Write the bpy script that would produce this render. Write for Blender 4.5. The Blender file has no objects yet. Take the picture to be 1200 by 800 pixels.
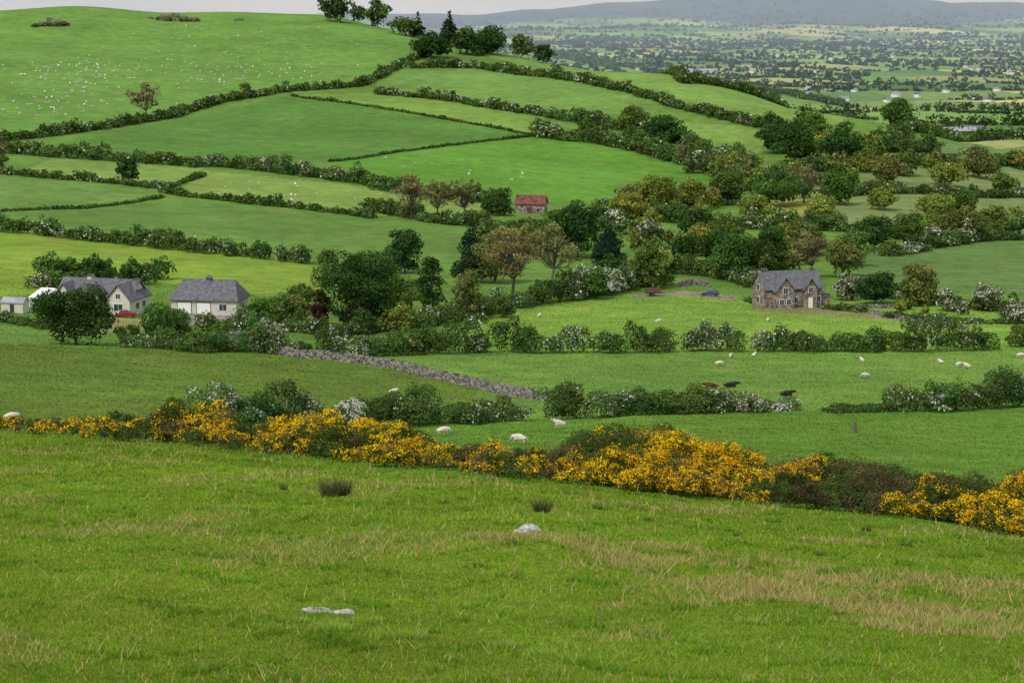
import bpy, bmesh, math, numpy as np
from mathutils import Vector
rng=np.random.default_rng(11)
F=2240.0; PITCH=math.radians(9.75)
sp,cp=math.sin(PITCH),math.cos(PITCH)
scene=bpy.context.scene
def kk(v): return math.tan(PITCH+math.atan((v-400)/F))
# ---------------------------------------------------------------- terrain
cols={
0:[(32,800),(46,700),(68,620),(98,560),(145,507),(175,480),(220,440),(265,405),(310,400),(370,360),(450,320),(560,270),(640,235),(740,205),(860,178),(960,150),(1100,110),(1250,70),(1400,35),(1500,12),(1600,'z',3),(1900,'z',-20),(2400,'z',-70),(3000,'z',-105)],
100:[(32,800),(46,700),(67,620),(96,562),(138,513),(172,486),(215,450),(260,415),(300,403),(315,400),(372,365),(440,330),(550,280),(630,245),(730,212),(845,185),(940,157),(1075,120),(1225,82),(1380,45),(1480,20),(1560,3),(1640,'z',8),(1900,'z',-20),(2400,'z',-70),(3000,'z',-105)],
200:[(32,800),(46,700),(66,620),(94,565),(132,520),(170,490),(210,460),(255,425),(285,408),(320,403),(375,370),(430,340),(490,310),(540,290),(620,255),(720,220),(830,192),(920,165),(1050,130),(1200,95),(1350,60),(1480,30),(1570,10),(1650,'z',5),(1900,'z',-25),(2400,'z',-75),(3000,'z',-107)],
300:[(32,800),(46,700),(64,620),(91,567),(124,532),(160,505),(198,480),(236,446),(275,418),(308,407),(322,405),(378,375),(430,345),(490,316),(550,291),(620,260),(705,230),(795,205),(885,178),(1005,145),(1140,112),(1285,78),(1400,50),(1500,25),(1590,8),(1680,'z',3),(1950,'z',-30),(2400,'z',-77),(3000,'z',-107)],
400:[(32,800),(45,700),(62,620),(88,570),(115,545),(150,520),(185,500),(215,470),(260,435),(300,415),(330,408),(380,380),(430,352),(490,322),(560,292),(620,265),(690,240),(760,218),(850,192),(960,160),(1080,130),(1220,98),(1330,70),(1430,43),(1500,24),(1570,13),(1680,'z',-6),(2200,'z',-78),(3000,'z',-108)],
500:[(32,800),(45,700),(60,620),(84,573),(104,554),(138,534),(168,514),(203,484),(242,454),(282,430),(318,412),(330,408),(380,378),(430,351),(495,320),(565,288),(630,263),(700,240),(780,215),(875,187),(990,155),(1115,124),(1250,93),(1350,67),(1430,47),(1510,33),(1650,'z',-35),(2100,'z',-84),(2900,'z',-108)],
600:[(32,800),(44,700),(58,620),(80,575),(92,562),(125,543),(150,525),(190,498),(225,472),(265,445),(305,420),(330,408),(380,375),(430,350),(500,318),(570,285),(640,262),(710,240),(800,212),(900,182),(1020,150),(1150,118),(1280,88),(1380,64),(1440,53),(1600,'z',-50),(2000,'z',-90),(2800,'z',-108)],
800:[(32,800),(45,700),(60,635),(85,588),(120,552),(150,525),(190,492),(230,468),(265,445),(300,422),(330,408),(380,372),(430,348),(500,318),(580,288),(660,262),(740,240),(820,218),(910,192),(1010,158),(1110,122),(1200,93),(1265,80),(1500,'z',-75),(2000,'z',-100),(3000,'z',-110)],
1000:[(32,800),(46,700),(62,640),(78,605),(110,572),(140,540),(175,505),(210,482),(245,460),(280,435),(310,418),(335,405),(380,375),(430,350),(500,315),(580,285),(670,258),(760,235),(850,210),(950,180),(1040,146),(1095,128),(1300,'z',-85),(1600,'z',-97),(2200,'z',-106),(3000,'z',-110)],
1200:[(32,800),(48,700),(72,632),(95,612),(130,570),(165,520),(195,495),(225,475),(255,455),(285,435),(315,415),(340,400),(385,375),(430,352),(500,320),(580,290),(680,262),(800,235),(950,208),(1150,182),(1450,158),(1900,135),(2500,115),(3200,'z',-112)],
}
T0,T1,NT=-2.2,7.7,2400
tg=np.linspace(T0,T1,NT); yg=30*np.sinh(tg)
def colz(lst):
    d=[-130,0,12];z=[-1.7+10,-1.7,-5.6]
    for e in lst:
        d.append(e[0]); z.append(e[2] if len(e)==3 else -kk(e[1])*e[0])
    d+= [4000,40000]; z+=[-112,-112]
    zz=np.interp(yg,d,z)
    w=11; k=np.exp(-0.5*(np.arange(-3*w,3*w+1)/w)**2); k/=k.sum()
    zp=np.pad(zz,3*w,mode='edge'); return np.convolve(zp,k,mode='valid')
us=[-400,-200]+sorted(cols)+[1400,1600]
Z=np.array([colz(cols[0])]*2+[colz(cols[u]) for u in sorted(cols)]+[colz(cols[1200])]*2)
cn=np.array([(u-600)/F/cp for u in us])
C0,C1,NC=cn[0],cn[-1],260
cg=np.linspace(C0,C1,NC)
TAB=np.zeros((NC,NT)); slopes=np.zeros_like(Z)
slopes[1:-1]=(Z[2:]-Z[:-2])/(cn[2:]-cn[:-2])[:,None]
for i,c in enumerate(cg):
    j=min(max(np.searchsorted(cn,c)-1,0),len(cn)-2)
    h=cn[j+1]-cn[j]; t=(c-cn[j])/h
    TAB[i]=(2*t**3-3*t*t+1)*Z[j]+(t**3-2*t*t+t)*h*slopes[j]+(-2*t**3+3*t*t)*Z[j+1]+(t**3-t*t)*h*slopes[j+1]
def sm(a,b,x):
    t=np.clip((x-a)/(b-a),0,1); return t*t*(3-2*t)
ru=[-400,0,240,420,560,640,700,760,830,920,1000,1060,1100,1150,1200,1600]
rh=[90,90,98,106,114,124,156,192,240,288,265,196,154,172,162,140]
def height(x,y):
    x=np.asarray(x,float); y=np.asarray(y,float)
    c=x/np.sqrt(y*y+900); t=np.arcsinh(y/30)
    fi=np.clip((c-C0)/(C1-C0)*(NC-1),0,NC-1.001); fj=np.clip((t-T0)/(T1-T0)*(NT-1),0,NT-1.001)
    i=fi.astype(int); j=fj.astype(int); a=fi-i; b=fj-j
    z=(TAB[i,j]*(1-a)+TAB[i+1,j]*a)*(1-b)+(TAB[i,j+1]*(1-a)+TAB[i+1,j+1]*a)*b
    z=z+0.07*np.sin(x*.9+1.3*np.sin(y*.5))*np.sin(y*.7+np.sin(x*.4))+0.12*np.sin(x*.31+1)*np.sin(y*.27+2*np.sin(x*.1))
    m=sm(70,300,y)
    z=z+m*(0.45*np.sin(x*.052+2+np.sin(y*.03))*np.sin(y*.043+1))+sm(600,1200,y)*1.3*np.sin(x*.021+y*.006)*np.sin(y*.017+np.sin(x*.012))
    far=y>5000
    if np.any(far):
        uu=c*F*cp+600
        r1=np.interp(uu,ru,rh)+8*np.sin(c*60)+5*np.sin(c*143+1)+9*np.sin(c*33+y*.002)*np.sin(y*.0031)
        z=z+r1*np.exp(-((y-12500)/1700.)**2)
        r2=np.interp(uu,[400,600,900,1050,1200,1500],[10,34,48,42,54,50])+6*np.sin(c*90+1)+4*np.sin(c*37)
        z=z+r2*np.exp(-((y-8600-600*np.sin(c*9))/800.)**2)
    return z
tm=np.linspace(math.asinh(20/30),math.asinh(30000/30),3800); ym=30*np.sinh(tm)
def sight(u,v):
    """survey point: where the line of sight meets the real hillside"""
    tu=(u-600)/F; tv=(v-400)/F
    dy=cp-tv*sp; dz=-sp-tv*cp; dx=tu
    xs=ym*dx/dy; zs=ym*dz/dy
    g=height(xs,ym); f=zs-g
    idx=np.where(f<0)[0]
    if len(idx)==0: k=len(ym)-1; return np.array([xs[k],ym[k],g[k]])
    k=idx[0]
    if k==0: return np.array([xs[0],ym[0],g[0]])
    a=f[k-1]/(f[k-1]-f[k]); y=ym[k-1]+a*(ym[k]-ym[k-1]); x=y*dx/dy
    return np.array([x,y,float(height(x,y))])
def sight_hill(u,v,ymax=1620):
    b=sight(u,v)
    while b[1]>ymax: v+=1.5; b=sight(u,v)
    return b
def lin(c):
    c=np.asarray(c,float)/255.; return np.where(c<=.04045,c/12.92,((c+.055)/1.055)**2.4)
GK=0.62
def fieldc(c):
    c=np.asarray(c,float)+np.array([5,2,7]); return lin(c)*GK
# ---------------------------------------------------------------- materials
def newmat(name):
    m=bpy.data.materials.new(name); m.use_nodes=True; nt=m.node_tree
    return m,nt,nt.nodes['Principled BSDF']
def plain(name,col,rough=.8,noise=.25,scale=3.,spec=.2,metal=0):
    m,nt,p=newmat(name)
    tc=nt.nodes.new('ShaderNodeNewGeometry'); n=nt.nodes.new('ShaderNodeTexNoise'); n.inputs['Scale'].default_value=scale; n.inputs['Detail'].default_value=5
    nt.links.new(tc.outputs['Position'],n.inputs['Vector'])
    mr=nt.nodes.new('ShaderNodeMapRange'); mr.inputs['To Min'].default_value=1-noise*1.4; mr.inputs['To Max'].default_value=1+noise*1.4
    mr.inputs['From Min'].default_value=.25; mr.inputs['From Max'].default_value=.75
    nt.links.new(n.outputs['Fac'],mr.inputs['Value'])
    mx=nt.nodes.new('ShaderNodeVectorMath'); mx.operation='MULTIPLY'; mx.inputs[0].default_value=col[:3]
    nt.links.new(mr.outputs['Result'],mx.inputs[1]); nt.links.new(mx.outputs[0],p.inputs['Base Color'])
    p.inputs['Roughness'].default_value=rough; p.inputs['Specular IOR Level'].default_value=spec; p.inputs['Metallic'].default_value=metal
    return m
def attrmat(name,trans=.25):
    m=bpy.data.materials.new(name); m.use_nodes=True; nt=m.node_tree; nt.nodes.remove(nt.nodes['Principled BSDF'])
    a=nt.nodes.new('ShaderNodeAttribute'); a.attribute_name='Col'
    p=nt.nodes.new('ShaderNodeBsdfDiffuse'); nt.links.new(a.outputs['Color'],p.inputs['Color']); out=p.outputs[0]
    if trans>0:
        t=nt.nodes.new('ShaderNodeBsdfTranslucent'); mx=nt.nodes.new('ShaderNodeMixShader'); mx.inputs[0].default_value=trans
        nt.links.new(a.outputs['Color'],t.inputs['Color']); nt.links.new(p.outputs[0],mx.inputs[1]); nt.links.new(t.outputs[0],mx.inputs[2]); out=mx.outputs[0]
    nt.links.new(out,nt.nodes['Material Output'].inputs['Surface'])
    return m
M_leaf=attrmat('foliage_leaf',.3)
M_grass=attrmat('grass_blade',.4)
M_bark=attrmat('bark',0)
M_attr=attrmat('coloured_solid',0)
M_ground,nt,p=newmat('pasture_ground')
a=nt.nodes.new('ShaderNodeAttribute'); a.attribute_name='Col'
geo=nt.nodes.new('ShaderNodeNewGeometry')
prev=a.outputs['Color']
for sc,lo,hi,det in ((.018,.80,1.2,4),(.16,.76,1.24,6),(1.6,.70,1.30,6)):
    n=nt.nodes.new('ShaderNodeTexNoise'); n.inputs['Scale'].default_value=sc; n.inputs['Detail'].default_value=det; n.inputs['Roughness'].default_value=.65
    nt.links.new(geo.outputs['Position'],n.inputs['Vector'])
    mr=nt.nodes.new('ShaderNodeMapRange'); mr.inputs['From Min'].default_value=.3; mr.inputs['From Max'].default_value=.7
    mr.inputs['To Min'].default_value=lo; mr.inputs['To Max'].default_value=hi
    nt.links.new(n.outputs['Fac'],mr.inputs['Value'])
    mx=nt.nodes.new('ShaderNodeVectorMath'); mx.operation='MULTIPLY'
    nt.links.new(prev,mx.inputs[0]); nt.links.new(mr.outputs['Result'],mx.inputs[1]); prev=mx.outputs[0]
n=nt.nodes.new('ShaderNodeTexNoise'); n.inputs['Scale'].default_value=.07; n.inputs['Detail'].default_value=6
nt.links.new(geo.outputs['Position'],n.inputs['Vector'])
mr=nt.nodes.new('ShaderNodeMapRange'); mr.inputs['From Min'].default_value=.45; mr.inputs['From Max'].default_value=.7; mr.inputs['To Max'].default_value=.8
nt.links.new(n.outputs['Fac'],mr.inputs['Value'])
mm=nt.nodes.new('ShaderNodeMix'); mm.data_type='RGBA'
tint=nt.nodes.new('ShaderNodeVectorMath'); tint.operation='MULTIPLY'; tint.inputs[1].default_value=(1.3,1.0,1.15)
nt.links.new(prev,tint.inputs[0])
nt.links.new(mr.outputs['Result'],mm.inputs[0]); nt.links.new(prev,mm.inputs[6]); nt.links.new(tint.outputs[0],mm.inputs[7])
nt.links.new(mm.outputs[2],p.inputs['Base Color'])
p.inputs['Roughness'].default_value=.95; p.inputs['Specular IOR Level'].default_value=.05
bn=nt.nodes.new('ShaderNodeTexNoise'); bn.inputs['Scale'].default_value=2.2; bn.inputs['Detail'].default_value=6; bn.inputs['Roughness'].default_value=.7
nt.links.new(geo.outputs['Position'],bn.inputs['Vector'])
bp=nt.nodes.new('ShaderNodeBump'); bp.inputs['Strength'].default_value=.6; bp.inputs['Distance'].default_value=.35
nt.links.new(bn.outputs['Fac'],bp.inputs['Height']); nt.links.new(bp.outputs[0],p.inputs['Normal'])
# ---------------------------------------------------------------- mesh helpers
def link(ob): scene.collection.objects.link(ob); return ob
def quadmesh(name,V,Q,mats,mi=None,col=None,smooth=False):
    me=bpy.data.meshes.new(name)
    V=np.ascontiguousarray(V,dtype=np.float32); Q=np.ascontiguousarray(Q,dtype=np.int32)
    k=Q.shape[1]
    me.vertices.add(len(V)); me.vertices.foreach_set('co',V.ravel())
    me.loops.add(Q.size); me.loops.foreach_set('vertex_index',Q.ravel())
    me.polygons.add(len(Q)); me.polygons.foreach_set('loop_start',np.arange(0,Q.size,k,dtype=np.int32))
    for m in mats: me.materials.append(m)
    if mi is not None: me.polygons.foreach_set('material_index',np.ascontiguousarray(mi,dtype=np.int32))
    me.update(calc_edges=True)
    if smooth: me.polygons.foreach_set('use_smooth',np.ones(len(Q),bool))
    if col is not None:
        at=me.attributes.new('Col','FLOAT_COLOR','POINT')
        c=np.ones((len(V),4),np.float32); c[:,:3]=col; at.data.foreach_set('color',c.ravel())
    ob=bpy.data.objects.new(name,me); return link(ob)
# ---------------------------------------------------------------- ground
cc=np.unique(np.concatenate([np.linspace(-.95,-.31,40),np.linspace(-.31,.31,560),np.linspace(.31,.95,40)]))
yy=np.concatenate([np.linspace(-90,18,30),30*np.sinh(np.linspace(math.asinh(20/30),math.asinh(950/30),520)),np.geomspace(957,7000,480),np.geomspace(7050,40000,180)])
CC,YY=np.meshgrid(cc,yy); XX=CC*np.sqrt(YY**2+3600); ZZ=height(XX,YY)
def inpoly(px,py,P):
    r=np.zeros(px.shape,bool); n=len(P); j=n-1
    for i in range(n):
        xi,yi=P[i];xj,yj=P[j]
        c=((yi>py)!=(yj>py))
        with np.errstate(divide='ignore',invalid='ignore'):
            r^= c&(px<(xj-xi)*(py-yi)/((yj-yi) if yj!=yi else 1e-9)+xi)
        j=i
    return r
CELL=(190.,300.)
def warp(x,y):
    X=x*.94+y*.34+45*np.sin(y/270.)+30*np.sin(x/190.+1); Y=-x*.34+y*.94+50*np.sin(x/330.)+25*np.sin(y/210.)
    return X,Y
def hsh(i,j,s=0):
    v=np.sin(i*127.1+j*311.7+s*74.7)*43758.5453; return v-np.floor(v)
X_,Y_=warp(XX,YY); ci,cj=np.floor(X_/CELL[0]),np.floor(Y_/CELL[1]); h1,h2=hsh(ci,cj),hsh(ci,cj,1)
COL=np.zeros(XX.shape+(3,)); COL[:]=fieldc((104,146,58))
pal=np.array([fieldc(c) for c in [(110,154,70),(136,170,88),(90,132,62),(162,172,100),(84,122,58),(124,148,82),(182,186,118)]])*1.2
plainmask=((ZZ<-82)&(YY>1150))|(YY>2300)
COL[plainmask]=pal[(h1*6.99).astype(int)][plainmask]*(.7+.6*h2[plainmask])[:,None]
fm=(YY>9900)&(ZZ>-60+30*np.sin(XX/400.)); COL[fm]=np.array([.045,.055,.055])*(.8+.4*h2[fm])[:,None]
fields=[
([(-80,508),(200,520),(400,545),(600,566),(800,585),(1000,606),(1270,645),(1500,1100),(-300,1100)],(118,152,40)),
([(-80,508),(200,520),(400,545),(600,566),(800,585),(1000,606),(1270,645),(1270,478),(925,482),(540,492),(250,502)],(104,150,50)),
([(-80,506),(250,504),(560,492),(560,455),(480,436),(390,422),(290,412),(-80,404)],(102,136,48)),
([(290,412),(390,422),(480,436),(640,468),(560,492),(925,482),(1270,478),(1270,405),(840,412),(660,414)],(116,160,64)),
([(530,412),(1270,408),(1250,382),(1100,352),(990,352),(890,348),(800,345),(740,346),(600,366),(530,378)],(126,168,62)),
([(-60,262),(100,280),(390,312),(400,338),(300,345),(200,332),(60,345),(-60,350)],(132,168,58)),
([(90,250),(200,232),(440,258),(560,268),(540,300),(390,310),(180,290)],(102,144,60)),
([(-60,205),(190,225),(90,250),(-60,258)],(108,150,66)),
([(240,200),(460,222),(600,240),(560,262),(440,252),(210,225)],(130,164,74)),
([(60,186),(240,196),(190,222),(20,202)],(130,166,74)),
([(90,162),(230,138),(340,112),(625,160),(385,190),(240,196),(20,180)],(92,140,56)),
([(345,112),(440,108),(640,135),(628,158)],(122,162,66)),
([(385,190),(625,160),(700,168),(850,205),(830,215),(700,240),(600,235),(460,220)],(100,156,52)),
([(440,100),(480,78),(640,85),(790,120),(760,135),(640,135)],(114,158,70)),
([(560,62),(640,60),(1000,128),(1030,140),(980,160),(800,118),(640,84)],(122,162,72)),
([(-60,160),(100,150),(300,108),(430,95),(480,70),(480,30),(400,20),(200,8),(-60,-10)],(106,154,64)),
([(760,138),(900,150),(890,180),(800,165)],(124,164,72)),
([(900,205),(1280,200),(1280,258),(1040,275),(900,262)],(126,150,84)),
([(900,235),(960,232),(960,252),(905,255)],(156,168,76)),
([(1010,295),(1280,262),(1280,350),(1140,345),(1000,330)],(100,136,66)),
([(1040,165),(1280,160),(1280,200),(1040,200)],(112,148,78)),
([(1060,145),(1110,140),(1120,155),(1050,160)],(142,158,96)),
([(885,360),(1020,363),(1120,378),(1140,384),(1000,371),(880,364)],(138,144,90)),
([(740,345),(800,341),(868,348),(862,352),(800,346),(740,349)],(150,146,122)),
([(170,374),(280,366),(280,374),(190,384)],(150,148,140)),
([(60,372),(170,372),(170,388),(60,392)],(140,150,90)),
]
for P,c in fields:
    W=[sight(u,v)[:2] for u,v in P]
    lo=min(w[1] for w in W); hi=max(w[1] for w in W)
    rows=(yy>lo-5)&(yy<hi+5)
    m=np.zeros(XX.shape,bool); m[rows]=inpoly(XX[rows],YY[rows],W)
    COL[m]=fieldc(c)
nr,ncn=XX.shape
idx=np.arange(nr*ncn).reshape(nr,ncn)
Q=np.stack([idx[:-1,:-1],idx[:-1,1:],idx[1:,1:],idx[1:,:-1]],-1).reshape(-1,4)
ground=quadmesh('ground',np.stack([XX,YY,ZZ],-1).reshape(-1,3),Q,[M_ground],col=COL.reshape(-1,3),smooth=True)
def colat(x,y):
    ri=np.clip(np.searchsorted(yy,y),0,nr-1); cx=np.clip(np.searchsorted(cc,x/np.sqrt(y*y+3600)),0,ncn-1); return COL[ri,cx]
# ---------------------------------------------------------------- foliage machinery
def norm(a): return a/np.maximum(np.linalg.norm(a,axis=-1,keepdims=True),1e-9)
class Fol:
    def __init__(s): s.p=[];s.n=[];s.s=[];s.c=[];s.tv=[];s.tq=[];s.tc=[];s.nv=0
    def add(s,p,n,sz,c): s.p.append(p);s.n.append(n);s.s.append(sz);s.c.append(c)
    def tube(s,a,b,ra,rb,c,k=6):
        a=np.asarray(a,float);b=np.asarray(b,float); d=norm(b-a); t=norm(np.cross(d,[.3,.9,.1])); w=np.cross(d,t)
        an=np.arange(k)*2*np.pi/k; ring=np.cos(an)[:,None]*t+np.sin(an)[:,None]*w
        s.tv.append(a+ring*ra); s.tv.append(b+ring*rb)
        i=np.arange(k); j=(i+1)%k
        s.tq.append(np.stack([i,j,j+k,i+k],-1)+s.nv); s.nv+=2*k
        s.tc.append(np.tile(np.asarray(c)*(.8+.4*rng.random()),(2*k,1)))
    def build(s,name,mat=None):
        V=[];Qs=[];Cc=[];mi=[];off=0
        if s.nv:
            V+=s.tv;Cc+=s.tc;q=np.concatenate(s.tq);Qs.append(q);mi.append(np.ones(len(q)));off=s.nv
        if s.p:
            p=np.concatenate(s.p);n=norm(np.concatenate(s.n));sz=np.concatenate(s.s);c=np.concatenate(s.c)
            r=rng.normal(size=p.shape); t=norm(np.cross(n,r)); b=np.cross(n,t)
            h=(sz*.62)[:,None]; a1=(.6+.6*rng.random((len(p),1)))
            fv=np.stack([p-t*h,p-b*h*a1*.8,p+t*h,p+b*h*a1],1).reshape(-1,3)
            V.append(fv); Cc.append(np.repeat(c,4,axis=0))
            q=np.arange(len(p)*4).reshape(-1,4)+off; Qs.append(q); mi.append(np.zeros(len(q)))
        if not V: return None
        return quadmesh(name,np.concatenate(V),np.concatenate(Qs),[mat or M_leaf,M_bark],mi=np.concatenate(mi),col=np.clip(np.concatenate(Cc),.003,.9))
def blob(acc,c,r,ls,col,bloom=0,bcol=(.62,.62,.53),dens=1.,var=.24,zmin=-.55,fill=.72):
    r=np.asarray(r,float)*np.ones(3)
    area=4*math.pi*(r[0]*r[1]+r[0]*r[2]+r[1]*r[2])/3
    n=int(np.clip(dens*area/(ls*ls),10,6000))
    d=norm(rng.normal(size=(n,3))); d=d[d[:,2]>zmin]; n=len(d)
    A=rng.normal(size=(3,3))*2.8
    l=1+.17*np.sin(d@A+rng.random(3)*6).sum(1)/1.6
    p=np.asarray(c)+d*r*((fill+(1.05-fill)*rng.random(n)**.6)*l)[:,None]
    nn=d+.6*rng.normal(size=(n,3))+np.array([0,0,.25])
    cl=np.asarray(col)*(.82+.36*rng.random())*np.clip(1+var*rng.normal(size=n),.4,1.8)[:,None]
    cl=cl*(1+.07*rng.normal(size=(n,3)))
    if bloom>0:
        B_=rng.normal(size=(3,3))*3.4; q=np.sin(d@B_+rng.random(3)*6).sum(1)
        m=(rng.random(n)<np.clip(bloom*(1+.9*q),0,.95))&(d[:,2]>-.35)
        cl[m]=np.asarray(bcol)*(.6+.5*rng.random(m.sum()))[:,None]
    acc.add(p,nn,ls*(.65+.7*rng.random(n)),cl)
KIND={'D':((.042,.088,.022),'sycamore_tree'),'M':((.086,.152,.032),'beech_tree'),'Y':((.175,.215,.042),'willow_tree'),'O':((.140,.165,.048),'oak_tree'),
'C':((.024,.046,.022),'conifer_tree'),'B':((.175,.180,.072),'ash_tree'),'W':((.09,.13,.04),'hawthorn_tree'),'P':((.050,.018,.018),'copper_beech_tree')}
BARK=(.13,.115,.09)
LPX=.0009
def tree_at(acc,b,H,R,kind,ls=None,detail=1.):
    col=np.array(KIND[kind][0])*(.85+.35*rng.random())*(1+np.array([.08,.02,.05])*rng.normal(size=3))
    dist=math.hypot(b[0],b[1]); ls=ls or max(LPX*dist,.07)
    b=b+np.array([0,0,-.3]); tr=max(.024*H,.12)
    if kind=='C':
        acc.tube(b,b+[0,0,H*.95],tr,.03,BARK)
        nl=int(8*detail)+4
        for i in range(nl):
            f=.12+.86*i/(nl-1); rr=R*(1.06-f)*1.0+.1*R
            for k in range(3 if f<.7 else 1):
                an=rng.random()*6.28; off=rr*.45*(k>0)
                blob(acc,b+[math.cos(an)*off,math.sin(an)*off,H*f],(rr*.85,rr*.85,H*.075),ls,col,dens=.9)
        return
    sparse=kind=='B'
    th=H*(.16 if not sparse else .26)
    lean=rng.normal(size=2)*.04*H
    top=b+[lean[0],lean[1],th]
    acc.tube(b,top,tr,tr*.75,BARK,8)
    nl=int((30 if not sparse else 26)*detail)
    cz=H*(.51 if not sparse else .57); az=H*(.5 if not sparse else .43)
    asym=rng.random()*6.28; s3=rng.random()*6.28
    for i in range(nl):
        d=norm(rng.normal(size=3))
        if sparse and d[2]<-.7: d[2]*=-.5
        q=rng.random()**.33
        lr=R*(.17+.23*rng.random())*(1 if not sparse else .78)
        az_=math.atan2(d[1],d[0])
        taper=(1-.25*max(d[2],0))*(1+.16*math.sin(az_*2+asym)+.12*math.sin(az_*3+s3+d[2]*3))
        c=b+np.array([lean[0]+d[0]*(R-lr*.6)*q*taper,lean[1]+d[1]*(R-lr*.6)*q*taper,cz+d[2]*(az-lr*.7)*q*(1+.08*math.sin(az_*3+asym))])
        if i%2==0 or sparse:
            mid=(top+c)/2+np.array([0,0,-.04*H])
            acc.tube(top,mid,tr*.45,tr*.26,BARK,5); acc.tube(mid,c,tr*.26,tr*.09,BARK,4)
            if sparse:
                for k in range(3):
                    e=c+rng.normal(size=3)*lr*.8; acc.tube(mid,e,tr*.14,tr*.05,BARK,3)
        blob(acc,c,(lr,lr,lr*.78),ls,col*(.72+.6*rng.random()),bloom=(.45 if kind=='W' else 0),dens=(.92 if not sparse else .62),fill=(.65 if not sparse else .3))
    if not sparse:
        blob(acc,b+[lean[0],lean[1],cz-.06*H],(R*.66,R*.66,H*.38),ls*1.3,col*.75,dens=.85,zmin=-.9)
def tree(u,v,h,w,kind):
    b=sight_hill(u,v); sc=b[1]*cp/F*1.03
    acc=Fol(); tree_at(acc,b,h*sc,w*sc*.54,kind,detail=1.15 if h>28 else .6); acc.build(KIND[kind][1])
trees=[(90,404,78,98,'D'),(192,402,52,66,'M'),(150,214,30,28,'D'),(418,384,108,102,'D'),(462,372,62,60,'M'),(512,367,78,40,'D'),(476,320,58,50,'D'),
(377,380,42,30,'P'),(316,404,38,40,'W'),(332,384,44,46,'M'),(305,388,42,40,'M'),(352,362,36,38,'M'),(545,376,66,44,'O'),(552,330,76,36,'C'),(600,348,90,84,'B'),(645,334,78,70,'B'),(578,332,72,62,'O'),
(678,302,72,64,'D'),(713,312,54,34,'C'),(768,338,64,54,'M'),(482,257,58,48,'B'),(514,257,52,36,'B'),(546,257,54,44,'B'),(172,140,44,42,'B'),(288,112,18,16,'O'),
(770,254,54,64,'Y'),(735,257,38,42,'Y'),(812,248,42,42,'Y'),(862,328,64,58,'M'),(900,328,68,58,'D'),(842,312,46,50,'D'),(950,326,60,60,'B'),(985,324,56,46,'O'),(1000,312,50,40,'M'),
(888,258,34,42,'Y'),(960,264,38,42,'Y'),(1078,358,54,54,'O'),(1025,356,42,54,'D'),(992,352,36,34,'W'),(1155,364,38,34,'W'),(1110,364,28,32,'W'),(1188,378,26,40,'W'),(1065,292,50,40,'M'),(1025,292,42,42,'D'),
(1095,288,26,30,'W'),(1130,282,40,54,'O'),(1162,278,42,46,'Y'),(905,242,52,64,'M'),(942,238,50,50,'B'),(852,240,46,50,'M'),(930,192,52,56,'D'),(908,180,40,44,'D'),(950,172,42,46,'M'),(985,188,38,46,'D'),
(1052,142,36,38,'M'),(780,168,36,46,'D'),(738,155,32,38,'M'),(1145,208,36,48,'O'),(1108,218,32,42,'Y'),(1060,206,28,44,'M'),(985,240,46,46,'M'),(1030,246,30,40,'Y'),(815,278,38,50,'D'),(655,272,30,44,'M'),
(393,26,34,36,'D'),(443,32,36,30,'M'),(420,26,20,22,'D'),(527,54,38,22,'C'),(475,42,24,40,'M'),(505,68,30,44,'D'),(545,64,32,40,'D'),(575,64,34,42,'D'),(610,66,28,32,'M'),(636,68,24,26,'D'),(490,44,28,16,'C'),
(-14,200,40,50,'O'),(66,338,24,26,'M'),(700,270,24,34,'M'),(590,372,30,26,'M'),(1040,215,36,44,'O'),(870,205,30,44,'M'),(835,205,28,40,'O'),(690,160,24,30,'M'),(1175,225,24,36,'M'),(1085,180,20,30,'M'),
(286,380,24,26,'Y'),(262,392,22,26,'M'),(232,404,20,40,'M'),(212,396,24,30,'Y'),(150,400,26,34,'M'),(820,300,40,44,'Y'),(700,350,40,34,'M'),(925,300,44,44,'Y'),(585,252,22,40,'D'),(1100,255,30,50,'Y'),(1130,250,30,40,'M')]
for t in trees: tree(*t)
def hedge(pts,H,Wd,bloom=.1,col=(.070,.120,.030),name='hawthorn_hedge',gap=0.,dens=1.,hv=.38):
    acc=Fol(); W=[sight(u,v) for u,v in pts]; run=0; s=rng.random()*90
    for a,b in zip(W[:-1],W[1:]):
        L=np.linalg.norm((b-a)[:2]); step=H*.42; n=max(int(L/step),1)
        for i in range(n):
            if rng.random()<gap: continue
            f=(i+rng.random())/n; x,y=(a+(b-a)*f)[:2]; x+=rng.normal()*Wd*.18; y+=rng.normal()*Wd*.18
            s+=step
            z=float(height(x,y)); ls=max(LPX*math.hypot(x,y),.07)
            hh=H*(1-hv+2*hv*rng.random()**1.5)*(1+.2*math.sin(s*.13)+.1*math.sin(s*.41))
            if rng.random()<.03: hh*=1.3
            pn=.5+.5*math.sin(s*.21+2*math.sin(s*.053))
            bl=bloom*(2.9 if y<600 else 1.2)*pn*pn*(.4+rng.random()) if rng.random()<.75 else 0
            cc_=np.array(col)*(.72+.56*rng.random())*(1+np.array([.12,.03,.05])*rng.normal(size=3))
            blob(acc,(x,y,z+hh*.42),(Wd*.5*(.7+.6*rng.random()),Wd*.5*(.7+.6*rng.random()),hh*.56),ls,cc_,bloom=min(bl,.7),dens=dens)
            if hh>2.0:
                for q in range(2): blob(acc,(x+rng.normal()*Wd*.3,y+rng.normal()*Wd*.3,z+hh*rng.uniform(.6,.88)),(Wd*.24,Wd*.24,hh*.22),ls,cc_*rng.uniform(.9,1.5),bloom=min(bl,.7),dens=dens)
    acc.build(name)
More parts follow.
